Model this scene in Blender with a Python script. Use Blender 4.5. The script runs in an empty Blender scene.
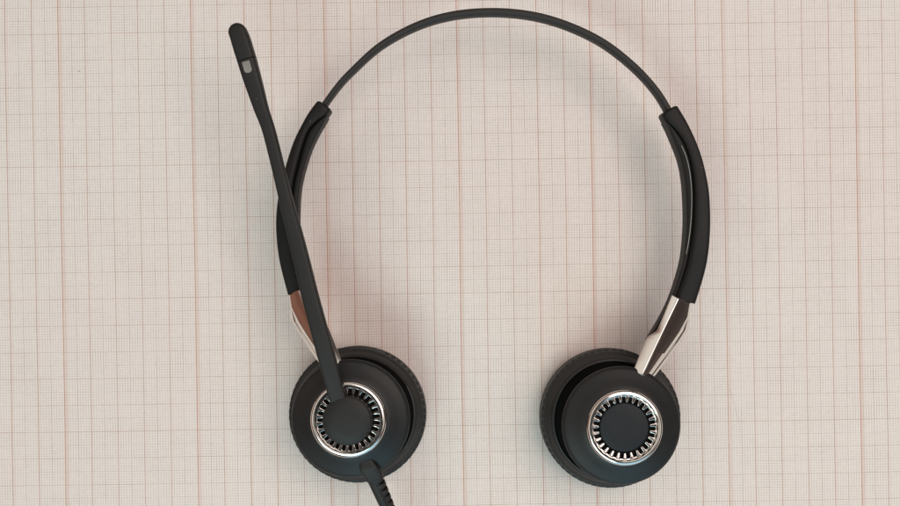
import bpy, bmesh, math, random
from mathutils import Vector
random.seed(4)
scene = bpy.context.scene
COL = scene.collection
S = 0.0003764            # metres on the paper per unit of the measuring grid
H = 0.32                 # camera height above the paper
ORIGIN = Vector((0.012, -0.02, 0.0))   # base of the headset


def at(px, py, z=0.0):
    """a point of the headset measured on the ruled paper, raised to height z"""
    k = 1.0 - z / H
    return Vector(((px - 450.0) * S * k, -(py - 253.0) * S * k, z))


# ------------------------------------------------------------------ materials
def new_mat(name):
    m = bpy.data.materials.new(name)
    m.use_nodes = True
    nt = m.node_tree
    return m, nt, nt.nodes['Principled BSDF']


def plastic(name, col, rough, bump=0.04, scale=2500.0, spec=0.5, var=0.25):
    m, nt, p = new_mat(name)
    tc = nt.nodes.new('ShaderNodeTexCoord')
    n1 = nt.nodes.new('ShaderNodeTexNoise')
    n1.inputs['Scale'].default_value = 90.0
    n1.inputs['Detail'].default_value = 6.0
    nt.links.new(tc.outputs['Object'], n1.inputs['Vector'])
    mx = nt.nodes.new('ShaderNodeMix')
    mx.data_type = 'RGBA'
    mx.inputs[6].default_value = (*[c * (1 - var) for c in col], 1)
    mx.inputs[7].default_value = (*[c * (1 + var) for c in col], 1)
    nt.links.new(n1.outputs['Fac'], mx.inputs[0])
    vo = nt.nodes.new('ShaderNodeTexVoronoi')
    vo.inputs['Scale'].default_value = 330.0
    nt.links.new(tc.outputs['Object'], vo.inputs['Vector'])
    ds = nt.nodes.new('ShaderNodeMapRange')
    ds.inputs[1].default_value = 0.03
    ds.inputs[2].default_value = 0.075
    ds.inputs[3].default_value = 1.0
    ds.inputs[4].default_value = 0.0
    nt.links.new(vo.outputs['Distance'], ds.inputs[0])
    wn = nt.nodes.new('ShaderNodeSeparateColor')
    nt.links.new(vo.outputs['Color'], wn.inputs[0])
    gt = nt.nodes.new('ShaderNodeMath')
    gt.operation = 'GREATER_THAN'
    gt.inputs[1].default_value = 0.93
    nt.links.new(wn.outputs[0], gt.inputs[0])
    ml = nt.nodes.new('ShaderNodeMath')
    ml.operation = 'MULTIPLY'
    nt.links.new(ds.outputs[0], ml.inputs[0])
    nt.links.new(gt.outputs[0], ml.inputs[1])
    ms = nt.nodes.new('ShaderNodeMath')
    ms.operation = 'MULTIPLY'
    ms.inputs[1].default_value = 0.5
    nt.links.new(ml.outputs[0], ms.inputs[0])
    du = nt.nodes.new('ShaderNodeMix')
    du.data_type = 'RGBA'
    nt.links.new(ms.outputs[0], du.inputs[0])
    nt.links.new(mx.outputs[2], du.inputs[6])
    du.inputs[7].default_value = (0.30, 0.28, 0.26, 1)
    nt.links.new(du.outputs[2], p.inputs['Base Color'])
    mr = nt.nodes.new('ShaderNodeMapRange')
    mr.inputs[3].default_value = rough - 0.07
    mr.inputs[4].default_value = rough + 0.07
    nt.links.new(n1.outputs['Fac'], mr.inputs[0])
    nt.links.new(mr.outputs[0], p.inputs['Roughness'])
    p.inputs['Specular IOR Level'].default_value = spec
    n2 = nt.nodes.new('ShaderNodeTexNoise')
    n2.inputs['Scale'].default_value = scale
    n2.inputs['Detail'].default_value = 2.0
    nt.links.new(tc.outputs['Object'], n2.inputs['Vector'])
    b = nt.nodes.new('ShaderNodeBump')
    b.inputs['Strength'].default_value = bump
    b.inputs['Distance'].default_value = 0.0004
    nt.links.new(n2.outputs['Fac'], b.inputs['Height'])
    nt.links.new(b.outputs['Normal'], p.inputs['Normal'])
    return m


M_BLACK = plastic('black_plastic', (0.0090, 0.0100, 0.0105), 0.45, 0.10)
M_SLEEVE = plastic('sleeve_plastic', (0.0085, 0.0078, 0.0074), 0.52, 0.10, spec=0.28)
M_BOOM = plastic('boom_plastic', (0.0120, 0.0120, 0.0112), 0.55, 0.10, spec=0.42)
M_BAND = plastic('band_rubber', (0.016, 0.014, 0.0125), 0.58, 0.08)
M_PAD = plastic('cushion_leatherette', (0.016, 0.015, 0.0135), 0.50, 0.10, 1400.0)
M_DIAL = plastic('dial_plastic', (0.0080, 0.0108, 0.0140), 0.55, 0.06, spec=0.36)
M_GAP = plastic('recess_shade_black', (0.004, 0.004, 0.004), 0.7, 0.0, spec=0.15)  # shade inside the cup gap and recess, painted in as near-black
M_WINDOW = plastic('window_grey', (0.27, 0.26, 0.235), 0.5, 0.02)
M_SLIT_LIGHT = plastic('slit_light_pale', (0.62, 0.60, 0.56), 0.4, 0.0)  # pale colour for the light showing along the arm slit

M_CHROME, nt, p = new_mat('polished_chrome')
p.inputs['Metallic'].default_value = 1.0
p.inputs['Base Color'].default_value = (0.80, 0.765, 0.725, 1)
tc = nt.nodes.new('ShaderNodeTexCoord')
n1 = nt.nodes.new('ShaderNodeTexNoise')
n1.inputs['Scale'].default_value = 120.0
n1.inputs['Detail'].default_value = 2.0
nt.links.new(tc.outputs['Object'], n1.inputs['Vector'])
mr = nt.nodes.new('ShaderNodeMapRange')
mr.inputs[3].default_value = 0.06
mr.inputs[4].default_value = 0.17
nt.links.new(n1.outputs['Fac'], mr.inputs[0])
nt.links.new(mr.outputs[0], p.inputs['Roughness'])
b = nt.nodes.new('ShaderNodeBump')
b.inputs['Strength'].default_value = 0.05
b.inputs['Distance'].default_value = 0.0003
nt.links.new(n1.outputs['Fac'], b.inputs['Height'])
nt.links.new(b.outputs['Normal'], p.inputs['Normal'])


def paper_material():
    m, nt, p = new_mat('millimetre_paper')
    N, L = nt.nodes, nt.links

    def math_(op, a, b=None, c=None, clamp=False):
        n = N.new('ShaderNodeMath')
        n.operation = op
        n.use_clamp = clamp
        for i, v in enumerate((a, b, c)):
            if v is None:
                continue
            if isinstance(v, (int, float)):
                n.inputs[i].default_value = v
            else:
                L.new(v, n.inputs[i])
        return n.outputs[0]

    def noise(vec, scale, detail=2.0, rough=0.5):
        n = N.new('ShaderNodeTexNoise')
        n.inputs['Scale'].default_value = scale
        n.inputs['Detail'].default_value = detail
        n.inputs['Roughness'].default_value = rough
        L.new(vec, n.inputs['Vector'])
        return n

    def ramp(v, a, b_):
        n = N.new('ShaderNodeMapRange')
        n.interpolation_type = 'SMOOTHSTEP'
        n.inputs[1].default_value = a
        n.inputs[2].default_value = b_
        L.new(v, n.inputs[0])
        return n.outputs[0]

    tc = N.new('ShaderNodeTexCoord')
    obj_ = tc.outputs['Object']
    mp = N.new('ShaderNodeMapping')
    mp.vector_type = 'POINT'
    mp.inputs['Rotation'].default_value = (0, 0, math.radians(GRID_ROT))
    mp.inputs['Scale'].default_value = (1000, 1000, 1000)     # millimetres
    L.new(obj_, mp.inputs['Vector'])
    wob = noise(obj_, 9.0, 2.0)
    sub = N.new('ShaderNodeVectorMath')
    sub.operation = 'SUBTRACT'
    L.new(wob.outputs['Color'], sub.inputs[0])
    sub.inputs[1].default_value = (0.5, 0.5, 0.5)
    scl = N.new('ShaderNodeVectorMath')
    scl.operation = 'SCALE'
    scl.inputs[3].default_value = 0.9
    L.new(sub.outputs[0], scl.inputs[0])
    add = N.new('ShaderNodeVectorMath')
    add.operation = 'ADD'
    L.new(mp.outputs[0], add.inputs[0])
    L.new(scl.outputs[0], add.inputs[1])
    sp = N.new('ShaderNodeSeparateXYZ')
    L.new(add.outputs[0], sp.inputs[0])
    X = math_('SUBTRACT', sp.outputs[0], GX)
    Y = math_('SUBTRACT', sp.outputs[1], GY)

    def line(c, period, w):
        # distance in mm to the nearest ruled line
        d = math_('PINGPONG', c, period / 2.0)
        n = N.new('ShaderNodeMapRange')
        n.interpolation_type = 'SMOOTHSTEP'
        n.inputs[1].default_value = w * 0.5 - 0.05
        n.inputs[2].default_value = w * 0.5 + 0.07
        n.inputs[3].default_value = 1.0
        n.inputs[4].default_value = 0.0
        L.new(d, n.inputs[0])
        return n.outputs[0]

    def pick(c, k):
        # uneven ink per column or row of the print
        f = math_('FLOOR', math_('MULTIPLY_ADD', c, 1.0 / k, 0.5))
        wn = N.new('ShaderNodeTexWhiteNoise')
        wn.noise_dimensions = '1D'
        L.new(f, wn.inputs['W'])
        return wn.outputs['Value']

    # patchy ink
    patch = ramp(noise(obj_, 60.0, 3.0).outputs['Fac'], 0.32, 0.68)
    patch2 = ramp(noise(obj_, 95.0, 2.0).outputs['Fac'], 0.35, 0.65)
    cell = N.new('ShaderNodeTexWhiteNoise')
    cell.noise_dimensions = '2D'
    fl = N.new('ShaderNodeVectorMath')
    fl.operation = 'FLOOR'
    dv = N.new('ShaderNodeVectorMath')
    dv.operation = 'SCALE'
    dv.inputs[3].default_value = 0.2
    L.new(add.outputs[0], dv.inputs[0])
    L.new(dv.outputs[0], fl.inputs[0])
    L.new(fl.outputs[0], cell.inputs['Vector'])
    cv = cell.outputs['Value']

    fibre = noise(obj_, 700.0, 4.0, 0.6)
    tone = noise(obj_, 7.0, 3.0)
    base = N.new('ShaderNodeMix')
    base.data_type = 'RGBA'
    base.inputs[6].default_value = PAPER_A
    base.inputs[7].default_value = PAPER_B
    L.new(ramp(tone.outputs['Fac'], 0.3, 0.7), base.inputs[0])
    cur = base.outputs[2]

    def over(cur, fac, colour):
        n = N.new('ShaderNodeMix')
        n.data_type = 'RGBA'
        L.new(fac, n.inputs[0])
        L.new(cur, n.inputs[6])
        n.inputs[7].default_value = (*colour, 1)
        return n.outputs[2]

    thin = (0.33, 0.255, 0.215)
    mid = (0.30, 0.23, 0.19)
    red = (0.56, 0.25, 0.16)
    rust = (0.45, 0.245, 0.175)
    # 1 mm rules; verticals print heavier than horizontals
    fv = math_('MULTIPLY', line(X, 1.0, 0.15), math_('MULTIPLY_ADD', math_('MULTIPLY', patch, cv), 0.34, 0.28))
    fh = math_('MULTIPLY', line(Y, 1.0, 0.15), math_('MULTIPLY_ADD', math_('MULTIPLY', patch2, math_('SUBTRACT', 1.0, cv)), 0.28, 0.12))
    cur = over(cur, fv, thin)
    cur = over(cur, fh, thin)
    # 5 mm
    cur = over(cur, math_('MULTIPLY', line(X, 5.0, 0.18), math_('MULTIPLY_ADD', patch2, 0.24, 0.24)), mid)
    cur = over(cur, math_('MULTIPLY', line(Y, 5.0, 0.16), math_('MULTIPLY_ADD', patch, 0.20, 0.09)), mid)
    # 10 mm
    cur = over(cur, math_('MULTIPLY', line(X, 10.0, 0.26), math_('MULTIPLY_ADD', pick(X, 10.0), 0.28, 0.42)), rust)
    cur = over(cur, math_('MULTIPLY', line(Y, 10.0, 0.24), math_('MULTIPLY_ADD', patch2, 0.18, 0.11)), rust)
    # 50 mm, red
    cur = over(cur, math_('MULTIPLY', line(X, 50.0, 0.34), 0.42), red)
    cur = over(cur, math_('MULTIPLY', line(Y, 50.0, 0.32), 0.13), red)
    cur = over(cur, math_('MULTIPLY', line(math_('SUBTRACT', X, 0.35), 10.0, 1.1), math_('MULTIPLY_ADD', pick(X, 10.0), 0.10, 0.02)), red)
    # a reddish ghost beside the ruling (loose colour register of the print)
    Xs = math_('SUBTRACT', X, 0.9)
    cur = over(cur, math_('MULTIPLY', line(Xs, 50.0, 1.2), 0.13), red)
    # one speck on the sheet and one faint crease
    so = N.new('ShaderNodeSeparateXYZ')
    L.new(obj_, so.inputs[0])
    def seg(p0, p1, w, soft):
        d = (p1 - p0)
        ln = d.length
        ux, uy = d.x / ln, d.y / ln
        rx = math_('SUBTRACT', so.outputs[0], p0.x)
        ry = math_('SUBTRACT', so.outputs[1], p0.y)
        t = math_('ADD', math_('MULTIPLY', rx, ux), math_('MULTIPLY', ry, uy))
        tc_ = math_('MINIMUM', math_('MAXIMUM', t, 0.0), ln)
        ex = math_('SUBTRACT', rx, math_('MULTIPLY', tc_, ux))
        ey = math_('SUBTRACT', ry, math_('MULTIPLY', tc_, uy))
        dist = math_('SQRT', math_('ADD', math_('MULTIPLY', ex, ex), math_('MULTIPLY', ey, ey)))
        n = N.new('ShaderNodeMapRange')
        n.inputs[1].default_value = w
        n.inputs[2].default_value = w + soft
        n.inputs[3].default_value = 1.0
        n.inputs[4].default_value = 0.0
        L.new(dist, n.inputs[0])
        return n.outputs[0]
    cur = over(cur, math_('MULTIPLY', seg(at(78.5, 71), at(79.5, 71.2), 0.00016, 0.0002), 0.45), (0.12, 0.09, 0.08))
    cur = over(cur, math_('MULTIPLY', seg(at(730, 388), at(739, 422), 0.00006, 0.0002), 0.22), (0.3, 0.24, 0.22))
    cur = over(cur, math_('MULTIPLY', seg(at(739, 422), at(745, 462), 0.00004, 0.0002), 0.13), (0.3, 0.24, 0.22))
    # paper grain
    g = N.new('ShaderNodeMix')
    g.data_type = 'RGBA'
    g.blend_type = 'MULTIPLY'
    g.inputs[0].default_value = 1.0
    L.new(cur, g.inputs[6])
    gr = N.new('ShaderNodeMapRange')
    gr.inputs[1].default_value = 0.3
    gr.inputs[2].default_value = 0.7
    gr.inputs[3].default_value = 0.955
    gr.inputs[4].default_value = 1.03
    L.new(fibre.outputs['Fac'], gr.inputs[0])
    L.new(gr.outputs[0], g.inputs[7])
    L.new(g.outputs[2], p.inputs['Base Color'])
    p.inputs['Roughness'].default_value = 0.75
    p.inputs['Specular IOR Level'].default_value = 0.25
    b = N.new('ShaderNodeBump')
    b.inputs['Strength'].default_value = 0.17
    b.inputs['Distance'].default_value = 0.0003
    L.new(fibre.outputs['Fac'], b.inputs['Height'])
    L.new(b.outputs['Normal'], p.inputs['Normal'])
    return m


GRID_ROT = -0.93
# a red crossing is at the measured point (61.5, 168+~)
_r = math.radians(GRID_ROT)
_a = at(193.0, 164.5)
GX = (_a.x * math.cos(_r) - _a.y * math.sin(_r)) * 1000
GY = (_a.x * math.sin(_r) + _a.y * math.cos(_r)) * 1000
PAPER_A = (0.855, 0.757, 0.715, 1)
PAPER_B = (0.87, 0.797, 0.75, 1)


# ------------------------------------------------------------------ mesh helpers
def obj(name, verts, faces, mat, parent=None, smooth=True, sharp=None, origin=True, mats=None):
    me = bpy.data.meshes.new(name)
    o_ = ORIGIN if origin else Vector((0, 0, 0))
    me.from_pydata([tuple(Vector(v) - o_) for v in verts], [], faces)
    me.validate()
    bm = bmesh.new()
    bm.from_mesh(me)
    bmesh.ops.recalc_face_normals(bm, faces=bm.faces)
    bm.to_mesh(me)
    bm.free()
    me.materials.append(mat)
    if smooth:
        me.polygons.foreach_set('use_smooth', [True] * len(me.polygons))
        if sharp:
            me.set_sharp_from_angle(angle=math.radians(sharp))
    me.update()
    ob = bpy.data.objects.new(name, me)
    COL.objects.link(ob)
    if parent is not None:
        ob.parent = parent
    return ob


class Geo:
    def __init__(self):
        self.v, self.f = [], []

    def add(self, verts, faces):
        n = len(self.v)
        self.v += list(verts)
        self.f += [tuple(i + n for i in f) for f in faces]

    def rings(self, rings, closed=True, cap0=True, cap1=True):
        m = len(rings[0])
        vs, fs = [], []
        for r in rings:
            vs += r
        for i in range(len(rings) - 1):
            for j in range(m if closed else m - 1):
                a, b_ = i * m + j, i * m + (j + 1) % m
                fs.append((a, b_, b_ + m, a + m))
        if cap0:
            fs.append(tuple(range(m - 1, -1, -1)))
        if cap1:
            fs.append(tuple(range((len(rings) - 1) * m, len(rings) * m)))
        self.add(vs, fs)

    def build(self, name, mat, parent=None, **k):
        return obj(name, self.v, self.f, mat, parent, **k)


def spline(pts, n):
    """Catmull-Rom through tuples of numbers, n samples evenly spaced along the length of the first two"""
    P = [Vector(p) if len(p) <= 4 else p for p in pts]
    dim = len(pts[0])
    dense = []
    K = 24
    for i in range(len(pts) - 1):
        p0 = pts[max(i - 1, 0)]
        p1, p2 = pts[i], pts[i + 1]
        p3 = pts[min(i + 2, len(pts) - 1)]
        for k in range(K):
            t = k / K
            dense.append(tuple(0.5 * ((2 * p1[d]) + (-p0[d] + p2[d]) * t + (2 * p0[d] - 5 * p1[d] + 4 * p2[d] - p3[d]) * t * t
                                      + (-p0[d] + 3 * p1[d] - 3 * p2[d] + p3[d]) * t ** 3) for d in range(dim)))
    dense.append(tuple(pts[-1]))
    L = [0.0]
    for a, b_ in zip(dense, dense[1:]):
        L.append(L[-1] + math.hypot(b_[0] - a[0], b_[1] - a[1]))
    out = []
    j = 0
    for i in range(n):
        s = L[-1] * i / (n - 1)
        while j < len(L) - 2 and L[j + 1] < s:
            j += 1
        t = (s - L[j]) / max(L[j + 1] - L[j], 1e-9)
        out.append(tuple(dense[j][d] + (dense[j + 1][d] - dense[j][d]) * t for d in range(dim)))
    return out


def superell(n, e):
    out = []
    for k in range(n):
        a = 2 * math.pi * k / n
        c, s = math.cos(a), math.sin(a)
        out.append((math.copysign(abs(c) ** (2 / e), c), math.copysign(abs(s) ** (2 / e), s)))
    return out


def loft_edges(A, B, zs, ts, n=60, e=3.5, m=28, round0=0.0, round1=0.0, lean=0.0):
    """ribbon between two measured edge lines; zs mid height, ts half thickness (numbers or lists)"""
    A, B = spline(A, n), spline(B, n)

    def val(v, i):
        if isinstance(v, (int, float)):
            return v
        x = i / (n - 1) * (len(v) - 1)
        k = min(int(x), len(v) - 2)
        return v[k] + (v[k + 1] - v[k]) * (x - k)
    sec = superell(m, e)
    rings = []
    cen = []
    for i in range(n):
        z = val(zs, i)
        a, b_ = at(*A[i], z), at(*B[i], z)
        cen.append(((a + b_) / 2, (b_ - a) / 2, val(ts, i)))
    L = [0.0]
    for i in range(1, n):
        L.append(L[-1] + (cen[i][0] - cen[i - 1][0]).length)
    for i, (c, h, t) in enumerate(cen):
        rings.append([c + h * u + Vector((0, 0, w * t)) + h.normalized() * lean * w * t for u, w in sec])
    # rounded ends
    def endcap(c, h, t, d, r):
        out = []
        for k in range(6):
            q = k / 5 * math.pi / 2
            s1 = max(h.length - r * (1 - math.sin(q)), h.length * 0.05)
            s2 = max(t - r * (1 - math.sin(q)), t * 0.05)
            off = d * r * (1 - math.cos(q)) * -1 + d * r
            out.append([c + d * (r * math.cos(q)) + h.normalized() * s1 * u + Vector((0, 0, w * s2)) for u, w in sec])
        return out
    if round0 > 0:
        d = (cen[0][0] - cen[1][0]).normalized()
        rings = endcap(cen[0][0], cen[0][1], cen[0][2], d, round0)[:-1] + rings
    if round1 > 0:
        d = (cen[-1][0] - cen[-2][0]).normalized()
        rings = rings + endcap(cen[-1][0], cen[-1][1], cen[-1][2], d, round1)[:-1][::-1]
    g = Geo()
    g.rings(rings)
    return g


def sweep(path, n=80, e=2.0, m=20, r_end0=True, r_end1=True):
    """path rows: px, py, z, half width (m), half thickness (m)"""
    P = spline(path, n)
    pts = [at(p_[0], p_[1], p_[2]) for p_ in P]
    sec = superell(m, e)
    rings = []
    for i in range(n):
        d = (pts[min(i + 1, n - 1)] - pts[max(i - 1, 0)]).normalized()
        side = d.cross(Vector((0, 0, 1))).normalized()
        up = side.cross(d)
        w, t = P[i][3], P[i][4]
        rings.append([pts[i] + side * (u * w) + up * (v * t) for u, v in sec])
    def cap(i, d):
        side = d.cross(Vector((0, 0, 1))).normalized()
        up = side.cross(d)
        w, t = P[i][3], P[i][4]
        out = []
        for k in range(8):
            q = k / 8 * math.pi / 2
            out.append([pts[i] + d * (w * math.cos(q)) + side * (u * w * math.sin(max(q, 0.04))) + up * (v * t * (0.45 + 0.55 * math.sin(q))) for u, v in sec])
        return out
    if r_end0:
        d = (pts[0] - pts[1]).normalized()
        c = cap(0, d)
        c = [[x for x in ([r[(m - j + m // 2) % m] for j in range(m)])] for r in c]
        rings = c + rings
    if r_end1:
        d = (pts[-1] - pts[-2]).normalized()
        rings = rings + cap(n - 1, d)[::-1]
    g = Geo()
    g.rings(rings)
    return g


def lathe_rings(profile, axis, n=128, mod=None):
    """profile rows r, z in mm; axis(z) gives the centre"""
    rings = []
    for r, z in profile:
        c = axis(z * 0.001)
        ring = []
        for k in range(n):
            a = 2 * math.pi * k / n
            rr = r * 0.001 + (mod(r, z, a, k) if mod else 0.0)
            ring.append(c + Vector((math.cos(a) * rr, math.sin(a) * rr, 0)))
        rings.append(ring)
    return rings


# ------------------------------------------------------------------ the paper
g = Geo()
NX, NY = 64, 48
WX, WY = 1.30, 0.95
vs = []
for j in range(NY + 1):
    for i in range(NX + 1):
        x, y = (i / NX - 0.5) * WX, (j / NY - 0.5) * WY
        far = max(0.0, math.hypot(x, y * 1.3) - 0.25)
        z = -0.0002 + 0.00012 * math.sin(x * 31 + 1.0) * math.sin(y * 27 + 0.4) + 0.012 * far * far * math.sin(x * 9 + y * 5)
        vs.append((x, y, z))
fs = [(j * (NX + 1) + i, j * (NX + 1) + i + 1, (j + 1) * (NX + 1) + i + 1, (j + 1) * (NX + 1) + i) for j in range(NY) for i in range(NX)]
g.add(vs, fs)
paper = g.build('graph_paper', paper_material(), None, origin=False)
paper['label'] = 'cream millimetre graph paper with brown and red ruled lines lying flat under the headset'
paper['category'] = 'graph paper'

# ------------------------------------------------------------------ the headset
head = bpy.data.objects.new('headset', None)
COL.objects.link(head)
head.location = ORIGIN
head.empty_display_size = 0.02
head['label'] = 'black two-ear wired headset with long microphone boom and chrome rings, lying on graph paper'
head['category'] = 'headset'

# headband: thin sprung strip standing on edge
band = [(322.5, 108.5), (337, 88.5), (351.5, 72.5), (380.5, 46.5), (415.6, 27), (451, 16.2), (491, 12.6), (531, 16), (566.7, 26), (602, 43), (633, 67), (655.5, 91.5), (670, 115)]
bw = [0.0010, 0.00105, 0.0011, 0.0012, 0.0013, 0.00135, 0.00135, 0.00135, 0.0013, 0.0013, 0.00125, 0.0012, 0.0012]
sweep([(x, y, 0.0195, w, 0.0026) for (x, y), w in zip(band, bw)], n=140, e=3.2, r_end0=False, r_end1=False).build('headband', M_BAND, head, sharp=40)

# arm sleeves
R_OUT = [(676.3, 108.2), (685, 123), (693, 140), (699, 156), (702.8, 170), (706.4, 188), (708, 206), (708.2, 230), (706, 256), (701.5, 277), (693.3, 303.6)]
R_SLIT = [(660.3, 117.5), (664, 124), (670, 129), (679, 140.5), (685, 153.5), (689, 169), (691, 186), (691.5, 206), (690.3, 230), (686.6, 256), (681.6, 275), (673, 297.5)]
R_IN = [(663, 122.5), (666.5, 130), (671, 141), (678.4, 160.5), (682.3, 180), (684, 205), (684, 230), (681.4, 257), (676.4, 277), (668.5, 299.5), (658, 320), (646, 339.5)]
R_BL = [(664.6, 124.2), (670.3, 128.8), (679.2, 140.3), (685.2, 153.3), (689.1, 169), (691.0, 186), (691.4, 206), (690.1, 230), (686.4, 256), (681.3, 275), (673.5, 300), (667, 325), (658, 346)]
L_OUT = [(317.3, 103.2), (309.5, 114), (302.6, 126.5), (295.5, 141), (290, 156.4), (285, 174), (280.5, 192), (278, 209), (277.3, 230), (280.5, 260), (289.2, 295)]
L_SLIT = [(331, 113), (326.5, 118.5), (320, 122), (310.5, 132), (305, 146), (300.5, 162), (296.5, 178), (294, 193), (292.5, 212), (292.6, 232), (295.5, 258), (303.3, 289.5)]
L_IN = [(328.5, 117.5), (325.8, 123.0), (319.5, 134), (312, 149.5), (306.8, 165), (302.8, 180), (300.4, 196), (299.6, 224), (301, 252), (307, 280), (316, 306), (327, 332)]
L_BL = [(326.0, 118.5), (319.8, 122.2), (310.6, 132.2), (305.2, 146.2), (300.9, 162.2), (297.0, 178.2), (294.5, 193), (293.0, 212), (293.1, 232), (296, 258), (303, 288), (308, 310), (317, 336)]

ZA = [0.0195, 0.0205, 0.021, 0.021, 0.0205]
sl = loft_edges(R_OUT, R_SLIT, ZA, 0.0040, n=90, e=4.4, round0=0.0010).build('arm_sleeve', M_SLEEVE, head, sharp=50)
loft_edges(R_IN, R_BL, 0.0200, [0.0036, 0.0036, 0.0032, 0.0026], n=90, e=5.0).build('arm_blade', M_SLEEVE, sl, sharp=50)
SLIT_LIGHT = [(681.5, 145.5), (686.5, 157.5), (689.9, 173), (691.6, 190), (691.7, 206), (690.8, 224), (688.6, 242), (686.2, 254)]  # added strip, no real part: stands for the bright light line in the slit
sweep([(x - 0.1, y, 0.0243, w, 0.0003) for (x, y), w in zip(SLIT_LIGHT, [0.00003, 0.00005, 0.00006, 0.00006, 0.00006, 0.00006, 0.00007, 0.00003])], n=50, m=10).build('slit_light_strip', M_SLIT_LIGHT, sl)
sl = loft_edges(L_OUT, L_SLIT, ZA, 0.0040, n=90, e=4.4, round0=0.0010).build('arm_sleeve', M_SLEEVE, head, sharp=50)
loft_edges(L_IN, L_BL, 0.0200, [0.0036, 0.0036, 0.0032, 0.0026], n=90, e=5.0).build('arm_blade', M_SLEEVE, sl, sharp=50)

# chrome brackets: faceted, tapering from the sleeve to the ear cup
BA = [(672, 294.8), (665, 312), (657, 331), (647.3, 337), (641, 351.5), (633.2, 371)]
BB = [(678.5, 298.5), (671.0, 314), (663.0, 330.6), (659.0, 338.8), (652.0, 353.3), (641.5, 375)]
BC = [(690.0, 302.9), (687.6, 317), (679.5, 332), (672, 343), (661, 358.5), (647.4, 377.4)]
BD = [(690.9, 303.2), (689.4, 316), (688.7, 329), (681, 341.5), (667.5, 359.5), (651.8, 380)]
_zb = [.0262 + .0030 * t for t in (0, .2, .42, .52, .7, 1)]
ZTOP = {'B': _zb,
        'A': [z - .00017 * (math.hypot(b_[0] - a_[0], b_[1] - a_[1]) * .93) for z, a_, b_ in zip(_zb, BA, BB)],
        'C': [z - .00025 * math.hypot(b_[0] - a_[0], b_[1] - a_[1]) * .85 for z, a_, b_ in zip(_zb, BC, BB)]}
ZTOP['D'] = [z - .0004 * math.hypot(b_[0] - a_[0], b_[1] - a_[1]) - .0008 for z, a_, b_ in zip(ZTOP['C'], BD, BC)]


def bracket(conv):
    def line(pts, zs, n=26):
        # piecewise straight with the corners kept
        rows = []
        for i in range(len(pts) - 1):
            k = 6
            for j in range(k):
                t = j / k
                rows.append((pts[i][0] + (pts[i + 1][0] - pts[i][0]) * t, pts[i][1] + (pts[i + 1][1] - pts[i][1]) * t, zs[i] + (zs[i + 1] - zs[i]) * t))
        rows.append((*pts[-1], zs[-1]))
        return rows
    lines = [line(BA, ZTOP['A']), line(BB, ZTOP['B']), line(BC, ZTOP['C']), line(BD, ZTOP['D'])]
    def between(p, q, f, lift):
        return [(a[0] + (b_[0] - a[0]) * f, a[1] + (b_[1] - a[1]) * f, a[2] + (b_[2] - a[2]) * f + lift * min(1.0, math.hypot(b_[0] - a[0], b_[1] - a[1]) / 8.0)) for a, b_ in zip(p, q)]
    lines = [lines[0], lines[1], between(lines[1], lines[2], 0.40, 0.00024), lines[2],
             between(lines[2], lines[3], 0.38, -0.0005), between(lines[2], lines[3], 0.62, 0.0003), lines[3]]
    low = [[(x, y, z - 0.0055) for x, y, z in lines[-1]], [(x, y, z - 0.0075) for x, y, z in lines[0]]]
    lines += low
    n = len(lines[0])
    rings = []
    for i in range(n):
        rings.append([at(*conv(L_[i][0], L_[i][1]), L_[i][2]) for L_ in lines])
    bm = bmesh.new()
    vv = [[bm.verts.new(v) for v in r] for r in rings]
    for i in range(n - 1):
        for j in range(9):
            bm.faces.new((vv[i][j], vv[i][(j + 1) % 9], vv[i + 1][(j + 1) % 9], vv[i + 1][j]))
    bm.faces.new(vv[0][::-1])
    bm.faces.new(vv[-1])
    bmesh.ops.recalc_face_normals(bm, faces=bm.faces)
    edges = [e_ for e_ in bm.edges if e_.is_manifold and e_.calc_face_angle(0) > math.radians(24)]
    bmesh.ops.bevel(bm, geom=edges, offset=0.00022, segments=3, profile=0.6, affect='EDGES', clamp_overlap=True)
    me = bpy.data.meshes.new('hinge_bracket')
    for v in bm.verts:
        v.co -= ORIGIN
    bm.to_mesh(me)
    bm.free()
    me.materials.append(M_CHROME)
    me.polygons.foreach_set('use_smooth', [True] * len(me.polygons))
    me.set_sharp_from_angle(angle=math.radians(38))
    ob = bpy.data.objects.new('hinge_bracket', me)
    COL.objects.link(ob)
    ob.parent = head
    return ob


bracket(lambda x, y: (x, y))
bracket(lambda x, y: (289 + (690.5 - x) * 0.92, y - 9.0))


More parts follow.
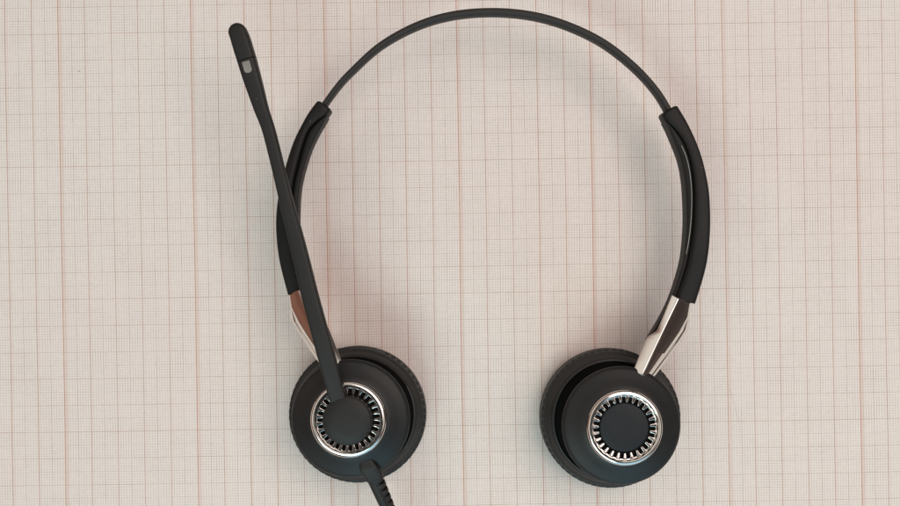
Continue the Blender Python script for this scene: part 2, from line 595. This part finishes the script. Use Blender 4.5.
# ear cups
def ear(cush, ring, rc, hub, teeth, phase):
    c0, c1 = at(*cush, 0.009), at(*ring, 0.034)

    def axis(z):
        t = (z - 0.009) / 0.025
        return Vector((c0.x + (c1.x - c0.x) * t, c0.y + (c1.y - c0.y) * t, z))
    k = rc / 25.3
    # cushion with its ribbed clamping rim
    prof = [(9, 0.6), (12, 0.0), (20, 0.0), (23, 0.9), (24.6, 2.8), (25.2, 5.2), (25.3, 7.4), (24.9, 8.6), (24.5, 9.0),
            (25.1, 9.3), (25.25, 9.7), (25.25, 11.2), (25.05, 11.6), (24.2, 11.9), (24.05, 12.35), (23.75, 12.75), (23.5, 12.75), (23.25, 13.2), (22.5, 14.4), (21.9, 15.2), (21.5, 15.5), (21.1, 15.45), (20.9, 15.1), (20.7, 12.9), (12, 12.6)]
    prof = [(r * k, z) for r, z in prof]

    def mod(r, z, a, i):
        if 9.5 < z < 11.4:
            return -0.00008 if (i // 2) % 3 < 1 else 0.00002
        return 0.0
    g = Geo()
    g.rings(lathe_rings(prof, axis, 360, mod), cap0=True, cap1=True)
    g.build('ear_cushion', M_PAD, head, sharp=45)
    # the cup: outer shell, hollow beneath
    prof = [(13.0, 25.4), (19.4, 26.5), (20.2, 26.8), (20.4, 27.2), (20.37, 27.6), (20.1, 28.0), (19.0, 28.6), (17.3, 29.4), (15.6, 30.4), (14.2, 31.25), (13.0, 31.9), (12.6, 32.0), (12.2, 30.6), (0.4, 30.2)]
    g = Geo()
    g.rings(lathe_rings(prof, axis, 160))
    cup = g.build('ear_cup', M_BLACK, head, sharp=45)
    g = Geo()
    g.rings(lathe_rings([(20.75, 15.0), (20.55, 13.2), (15.2, 13.0), (14.8, 16), (14.4, 20), (14.0, 25.6)], axis, 96))
    g.build('cup_neck', M_GAP, cup)
    g = Geo()
    g.rings(lathe_rings([(11.6, 30.45), (11.6, 30.75), (0.4, 30.8)], axis, 64))
    g.build('recess_floor', M_GAP, cup, sharp=40)
    # chrome ring with inward teeth
    prof = [(12.95, 31.0), (12.93, 32.4), (12.82, 32.85), (12.6, 33.2), (12.25, 33.45), (11.85, 33.6), (11.5, 33.62), (11.22, 33.45), (11.05, 33.1), (10.96, 32.7), (10.9, 32.45), (10.86, 31.2)]
    g = Geo()
    g.rings(lathe_rings(prof, axis, 160), cap0=False, cap1=False)
    per = 20
    n = teeth * per
    r_tip, r_root = hub + 0.28, 10.5

    def inner(i):
        x = ((i + phase) % per) / per
        w = 0.5 + 0.5 * math.cos(2 * math.pi * x)
        w = 1 / (1 + math.exp(-20 * (w - 0.43)))
        return r_tip + (r_root - r_tip) * w
    edge2 = [Vector((math.cos(2 * math.pi * i / n), math.sin(2 * math.pi * i / n))) * inner(i) for i in range(n)]
    rows = []
    for dr, z in ((None, 32.45), (0.20, 32.45), (0.13, 32.42), (0.04, 32.35), (0.0, 32.2), (0.0, 30.6)):
        ring_ = []
        c = axis(z * 0.001)
        for i in range(n):
            a = 2 * math.pi * i / n
            if dr is None:
                q = Vector((math.cos(a), math.sin(a))) * 10.93
            else:
                tg = (edge2[(i + 1) % n] - edge2[i - 1]).normalized()
                q = edge2[i] + Vector((tg.y, -tg.x)) * dr      # into the metal
            ring_.append(c + Vector((q.x * .001, q.y * .001, 0)))
        rows.append(ring_)
    g.rings(rows, cap0=False, cap1=False)
    g.build('trim_ring', M_CHROME, cup, sharp=24)
    return cup, axis


cupR, axR = ear((609.5, 417.5), (625.6, 428.5), 25.35, 8.35, 27, 3)
cupL, axL = ear((358.2, 413.8), (347.8, 420.3), 24.9, 8.2, 27, 9)

# right dial
g = Geo()
g.rings(lathe_rings([(8.35, 30.8), (8.35, 31.9), (8.2, 32.15), (7.8, 32.28), (4, 32.38), (0.3, 32.4)], axR, 96))
g.build('dial', M_DIAL, cupR, sharp=50)

# microphone boom: hub disc and arm are one moulding
g = Geo()
hubz = [(8.3, 30.8), (8.3, 35.5), (8.15, 36.1), (7.7, 36.45), (4, 36.75), (0.3, 36.8)]
g.rings(lathe_rings(hubz, axL, 96))
BP = [(343, 415, 17.0), (340, 404, 17.2), (335.5, 390, 17.2), (329.6, 368, 17.4), (319.6, 331, 17.2), (309.6, 293.6, 16.8), (302, 262, 16.2), (294, 230, 15.2), (289.8, 214.5, 14.4), (279.6, 173, 12.7), (269.2, 131.5, 12.7), (261.8, 110, 14.2), (255.6, 89.5, 16.6), (251.3, 75, 18.0), (247.3, 61, 18.6)]
ZB = [.0336, .0345, .0351, .0359, .0365, .0364, .0362, .036, .036, .036, .036, .036, .036, .036, .036]
TB = [.0014, .0016, .0017, .0018, .002, .002, .002, .002, .002, .002, .002, .0021, .0024, .0026, .0027]
k_ = S * (1 - 0.036 / H) * 0.5
boom = sweep([(x, y, z, w * k_, t) for (x, y, w), z, t in zip(BP, ZB, TB)], n=120, e=4.2, m=36, r_end0=True, r_end1=False)
g.add(boom.v, boom.f)
boom = g.build('microphone_boom', M_BOOM, head, sharp=50)
TP = [(247.1, 60.2, 18.7), (243.5, 48.5, 19.0), (240.8, 39.5, 18.8), (238.3, 32.8, 18.2)]
sweep([(x, y, 0.036, w * k_, t) for (x, y, w), t in zip(TP, [.0027, .00275, .0027, .0026])], n=30, e=4.2, m=36, r_end0=False, r_end1=True).build('microphone_tip', M_BOOM, boom, sharp=50)
# grey window on top of the boom, flat side to the tip
d = (at(247.2, 60.6, .0386) - at(251.3, 75, .0386)).normalized()
s_ = Vector((d.y, -d.x, 0))
c = at(247.3, 66.9, .0386)
hw, hl = 3.9 * k_ * 2, 5.9 * k_ * 2
out = [(-hw, hl * .86), (-hw * .94, hl * .96), (-hw * .8, hl), (hw * .8, hl), (hw * .94, hl * .96), (hw, hl * .86)]
for i in range(13):
    a = math.pi * i / 12
    out.append((hw * math.cos(a) if abs(math.cos(a)) > 1e-6 else 0, -hl + hw * 0.75 - hw * 0.75 * math.sin(a)))
g = Geo()
r0 = [c + s_ * x + d * y for x, y in out]
g.rings([[v + Vector((0, 0, -.0012)) for v in r0], [v + Vector((0, 0, .00022)) for v in r0],
         [c + (v - c) * 0.93 + Vector((0, 0, .00032)) for v in r0]])
g.build('grey_window', M_WINDOW, boom, sharp=40)

# cable with its boot and ribbed strain relief
cab = sweep([(371, 475, .0272, .0021, .0021), (381, 496, .0255, .0021, .0021), (389, 514, .0225, .0020, .0020), (399, 540, .0160, .0019, .0019), (412, 580, .0070, .0018, .0018), (424, 640, .0019, .0018, .0018), (420, 720, .0018, .0018, .0018), (390, 830, .0018, .0018, .0018)], n=90, m=16).build('cable', M_BOOM, head)
boot = loft_edges([(359.6, 462.5), (360.2, 469), (363.3, 475), (367.5, 481.2)], [(373.5, 460.3), (379.0, 466.5), (382.3, 471.5), (383.6, 475.2)], [.0293, .0290, .0280, .0272], [.0015, .0021, .0026, .0026], n=30, e=4.5, round0=0.0010, round1=0.0003)
for i in range(7):
    t = i / 6
    x, y = 374.8 + 17.0 * t, 477.0 + 37.5 * t
    z = .0274 - .0050 * t
    hwid = (8.0 - 2.0 * t) * S * .915
    dx, dy = 0.42, 0.91
    p0, p1 = at(x, y, z), at(x + dx * 4.3, y + dy * 4.3, z - .0005)
    dd = (p1 - p0).normalized()
    sd = dd.cross(Vector((0, 0, 1))).normalized()
    up = sd.cross(dd)
    sec = superell(20, 2.8)
    rr = []
    for q, f in ((0, .93), (.15, 1), (.85, .99), (1, .91)):
        rr.append([p0 + (p1 - p0) * q + sd * (u * hwid * f) + up * (v * hwid * .85 * f) for u, v in sec])
    boot.rings(rr)
# side webs joining the ribs
for s in (-1, 1, 0):
    rows = []
    for i in range(10):
        t = i / 9
        x, y, z = 376.5 + 16.0 * t + s * 0.91 * (6.6 - 2.1 * t) * .78, 481 + 35.5 * t - s * 0.42 * (6.6 - 2.1 * t) * .78, .0272 - .0052 * t
        if s == 0:
            rows.append((x - 1.2, y - 2.4, z + .0017 - .0004 * t, .0009, .0006))
    if s == 0:
        wb = sweep(rows, n=14, m=10)
        boot.add(wb.v, wb.f)
boot.build('strain_relief', M_BOOM, cab, sharp=45)

# ------------------------------------------------------------------ light, world
w = bpy.data.worlds.new('World')
scene.world = w
w.use_nodes = True
nt = w.node_tree
N, L = nt.nodes, nt.links
bg = N['Background']
tc = N.new('ShaderNodeTexCoord')
sp = N.new('ShaderNodeSeparateXYZ')
L.new(tc.outputs['Generated'], sp.inputs[0])
noi = N.new('ShaderNodeTexNoise')
noi.inputs['Scale'].default_value = 2.6
noi.inputs['Detail'].default_value = 1.0
L.new(tc.outputs['Generated'], noi.inputs['Vector'])
# elevation above the table top, broken up a little
el = N.new('ShaderNodeMath')
el.operation = 'MULTIPLY_ADD'
L.new(noi.outputs['Fac'], el.inputs[0])
el.inputs[1].default_value = 0.34
L.new(sp.outputs[2], el.inputs[2])
el2 = N.new('ShaderNodeMath')
el2.operation = 'SUBTRACT'
L.new(el.outputs[0], el2.inputs[0])
el2.inputs[1].default_value = 0.17
cr = N.new('ShaderNodeValToRGB')
e0 = cr.color_ramp.elements
e0[0].position, e0[0].color = 0.0, (0.05, 0.03, 0.022, 1)
e0[1].position, e0[1].color = 1.0, (0.045, 0.045, 0.048, 1)
for pos, colr in ((0.20, (0.085, 0.068, 0.062, 1)), (0.34, (0.04, 0.030, 0.027, 1)), (0.54, (0.055, 0.04, 0.035, 1)), (0.64, (0.66, 0.60, 0.54, 1)), (0.78, (0.72, 0.68, 0.63, 1)), (0.89, (0.07, 0.068, 0.068, 1))):
    e_ = e0.new(pos)
    e_.color = colr
L.new(el2.outputs[0], cr.inputs[0])
cr2 = N.new('ShaderNodeValToRGB')
e2 = cr2.color_ramp.elements
e2[0].position, e2[0].color = 0.0, (0.07, 0.032, 0.022, 1)
e2[1].position, e2[1].color = 1.0, (0.045, 0.045, 0.048, 1)
for pos, colr in ((0.22, (0.22, 0.105, 0.072, 1)), (0.36, (0.13, 0.055, 0.038, 1)), (0.50, (0.17, 0.085, 0.06, 1)), (0.62, (0.66, 0.60, 0.54, 1)), (0.78, (0.72, 0.68, 0.63, 1)), (0.89, (0.07, 0.068, 0.068, 1))):
    e_ = e2.new(pos)
    e_.color = colr
L.new(el2.outputs[0], cr2.inputs[0])
sd_ = N.new('ShaderNodeMapRange')
sd_.interpolation_type = 'SMOOTHSTEP'
sd_.inputs[1].default_value = -0.25
sd_.inputs[2].default_value = 0.15
L.new(sp.outputs[0], sd_.inputs[0])
sm = N.new('ShaderNodeMix')
sm.data_type = 'RGBA'
L.new(sd_.outputs[0], sm.inputs[0])
L.new(cr2.outputs[0], sm.inputs[6])
L.new(cr.outputs[0], sm.inputs[7])
dt = N.new('ShaderNodeVectorMath')
dt.operation = 'DOT_PRODUCT'
L.new(tc.outputs['Generated'], dt.inputs[0])
dt.inputs[1].default_value = Vector((0.25, -0.85, 0.42)).normalized()
wr = N.new('ShaderNodeMapRange')
wr.interpolation_type = 'SMOOTHSTEP'
wr.inputs[1].default_value = 0.86
wr.inputs[2].default_value = 0.96
L.new(dt.outputs['Value'], wr.inputs[0])
wm = N.new('ShaderNodeMix')
wm.data_type = 'RGBA'
L.new(wr.outputs[0], wm.inputs[0])
ny = N.new('ShaderNodeMapRange')
ny.interpolation_type = 'SMOOTHSTEP'
ny.inputs[1].default_value = -0.25
ny.inputs[2].default_value = -0.52
L.new(sp.outputs[1], ny.inputs[0])
pm = N.new('ShaderNodeMix')
pm.data_type = 'RGBA'
L.new(ny.outputs[0], pm.inputs[0])
L.new(sm.outputs[2], pm.inputs[6])
pm.inputs[7].default_value = (0.075, 0.05, 0.042, 1)
L.new(pm.outputs[2], wm.inputs[6])
wm.inputs[7].default_value = (0.42, 0.74, 0.92, 1)
L.new(wm.outputs[2], bg.inputs['Color'])
bg.inputs['Strength'].default_value = 1.2


def area(name, loc, size, power, col, target=(0, 0, 0)):
    l = bpy.data.lights.new(name, 'AREA')
    l.shape = 'RECTANGLE'
    l.size, l.size_y = size
    l.energy = power
    l.color = col
    o = bpy.data.objects.new(name, l)
    COL.objects.link(o)
    o.location = loc
    o.rotation_euler = (Vector(target) - Vector(loc)).to_track_quat('-Z', 'Y').to_euler()
    return o


area('ceiling_lamp', (0.50, 0.30, 1.3), (1.05, 0.9), 9.2, (1.0, 0.855, 0.80))
area('window_light', (-0.25, -0.75, 0.9), (0.75, 0.45), 5.0, (0.78, 1.0, 0.97))

# ------------------------------------------------------------------ camera
cam = bpy.data.cameras.new('camera')
cam.sensor_width = 36.0
cam.lens = 36.0 * H / (900 * S)
cam.clip_start = 0.005
cam.clip_end = 50
co = bpy.data.objects.new('camera', cam)
COL.objects.link(co)
co.location = (0, 0, H)
co.rotation_euler = (0, 0, 0)
scene.camera = co

scene.view_settings.view_transform = 'Standard'
scene.view_settings.look = 'None'
scene.view_settings.exposure = 0
scene.view_settings.gamma = 1
scene.render.resolution_x, scene.render.resolution_y = 1024, 576
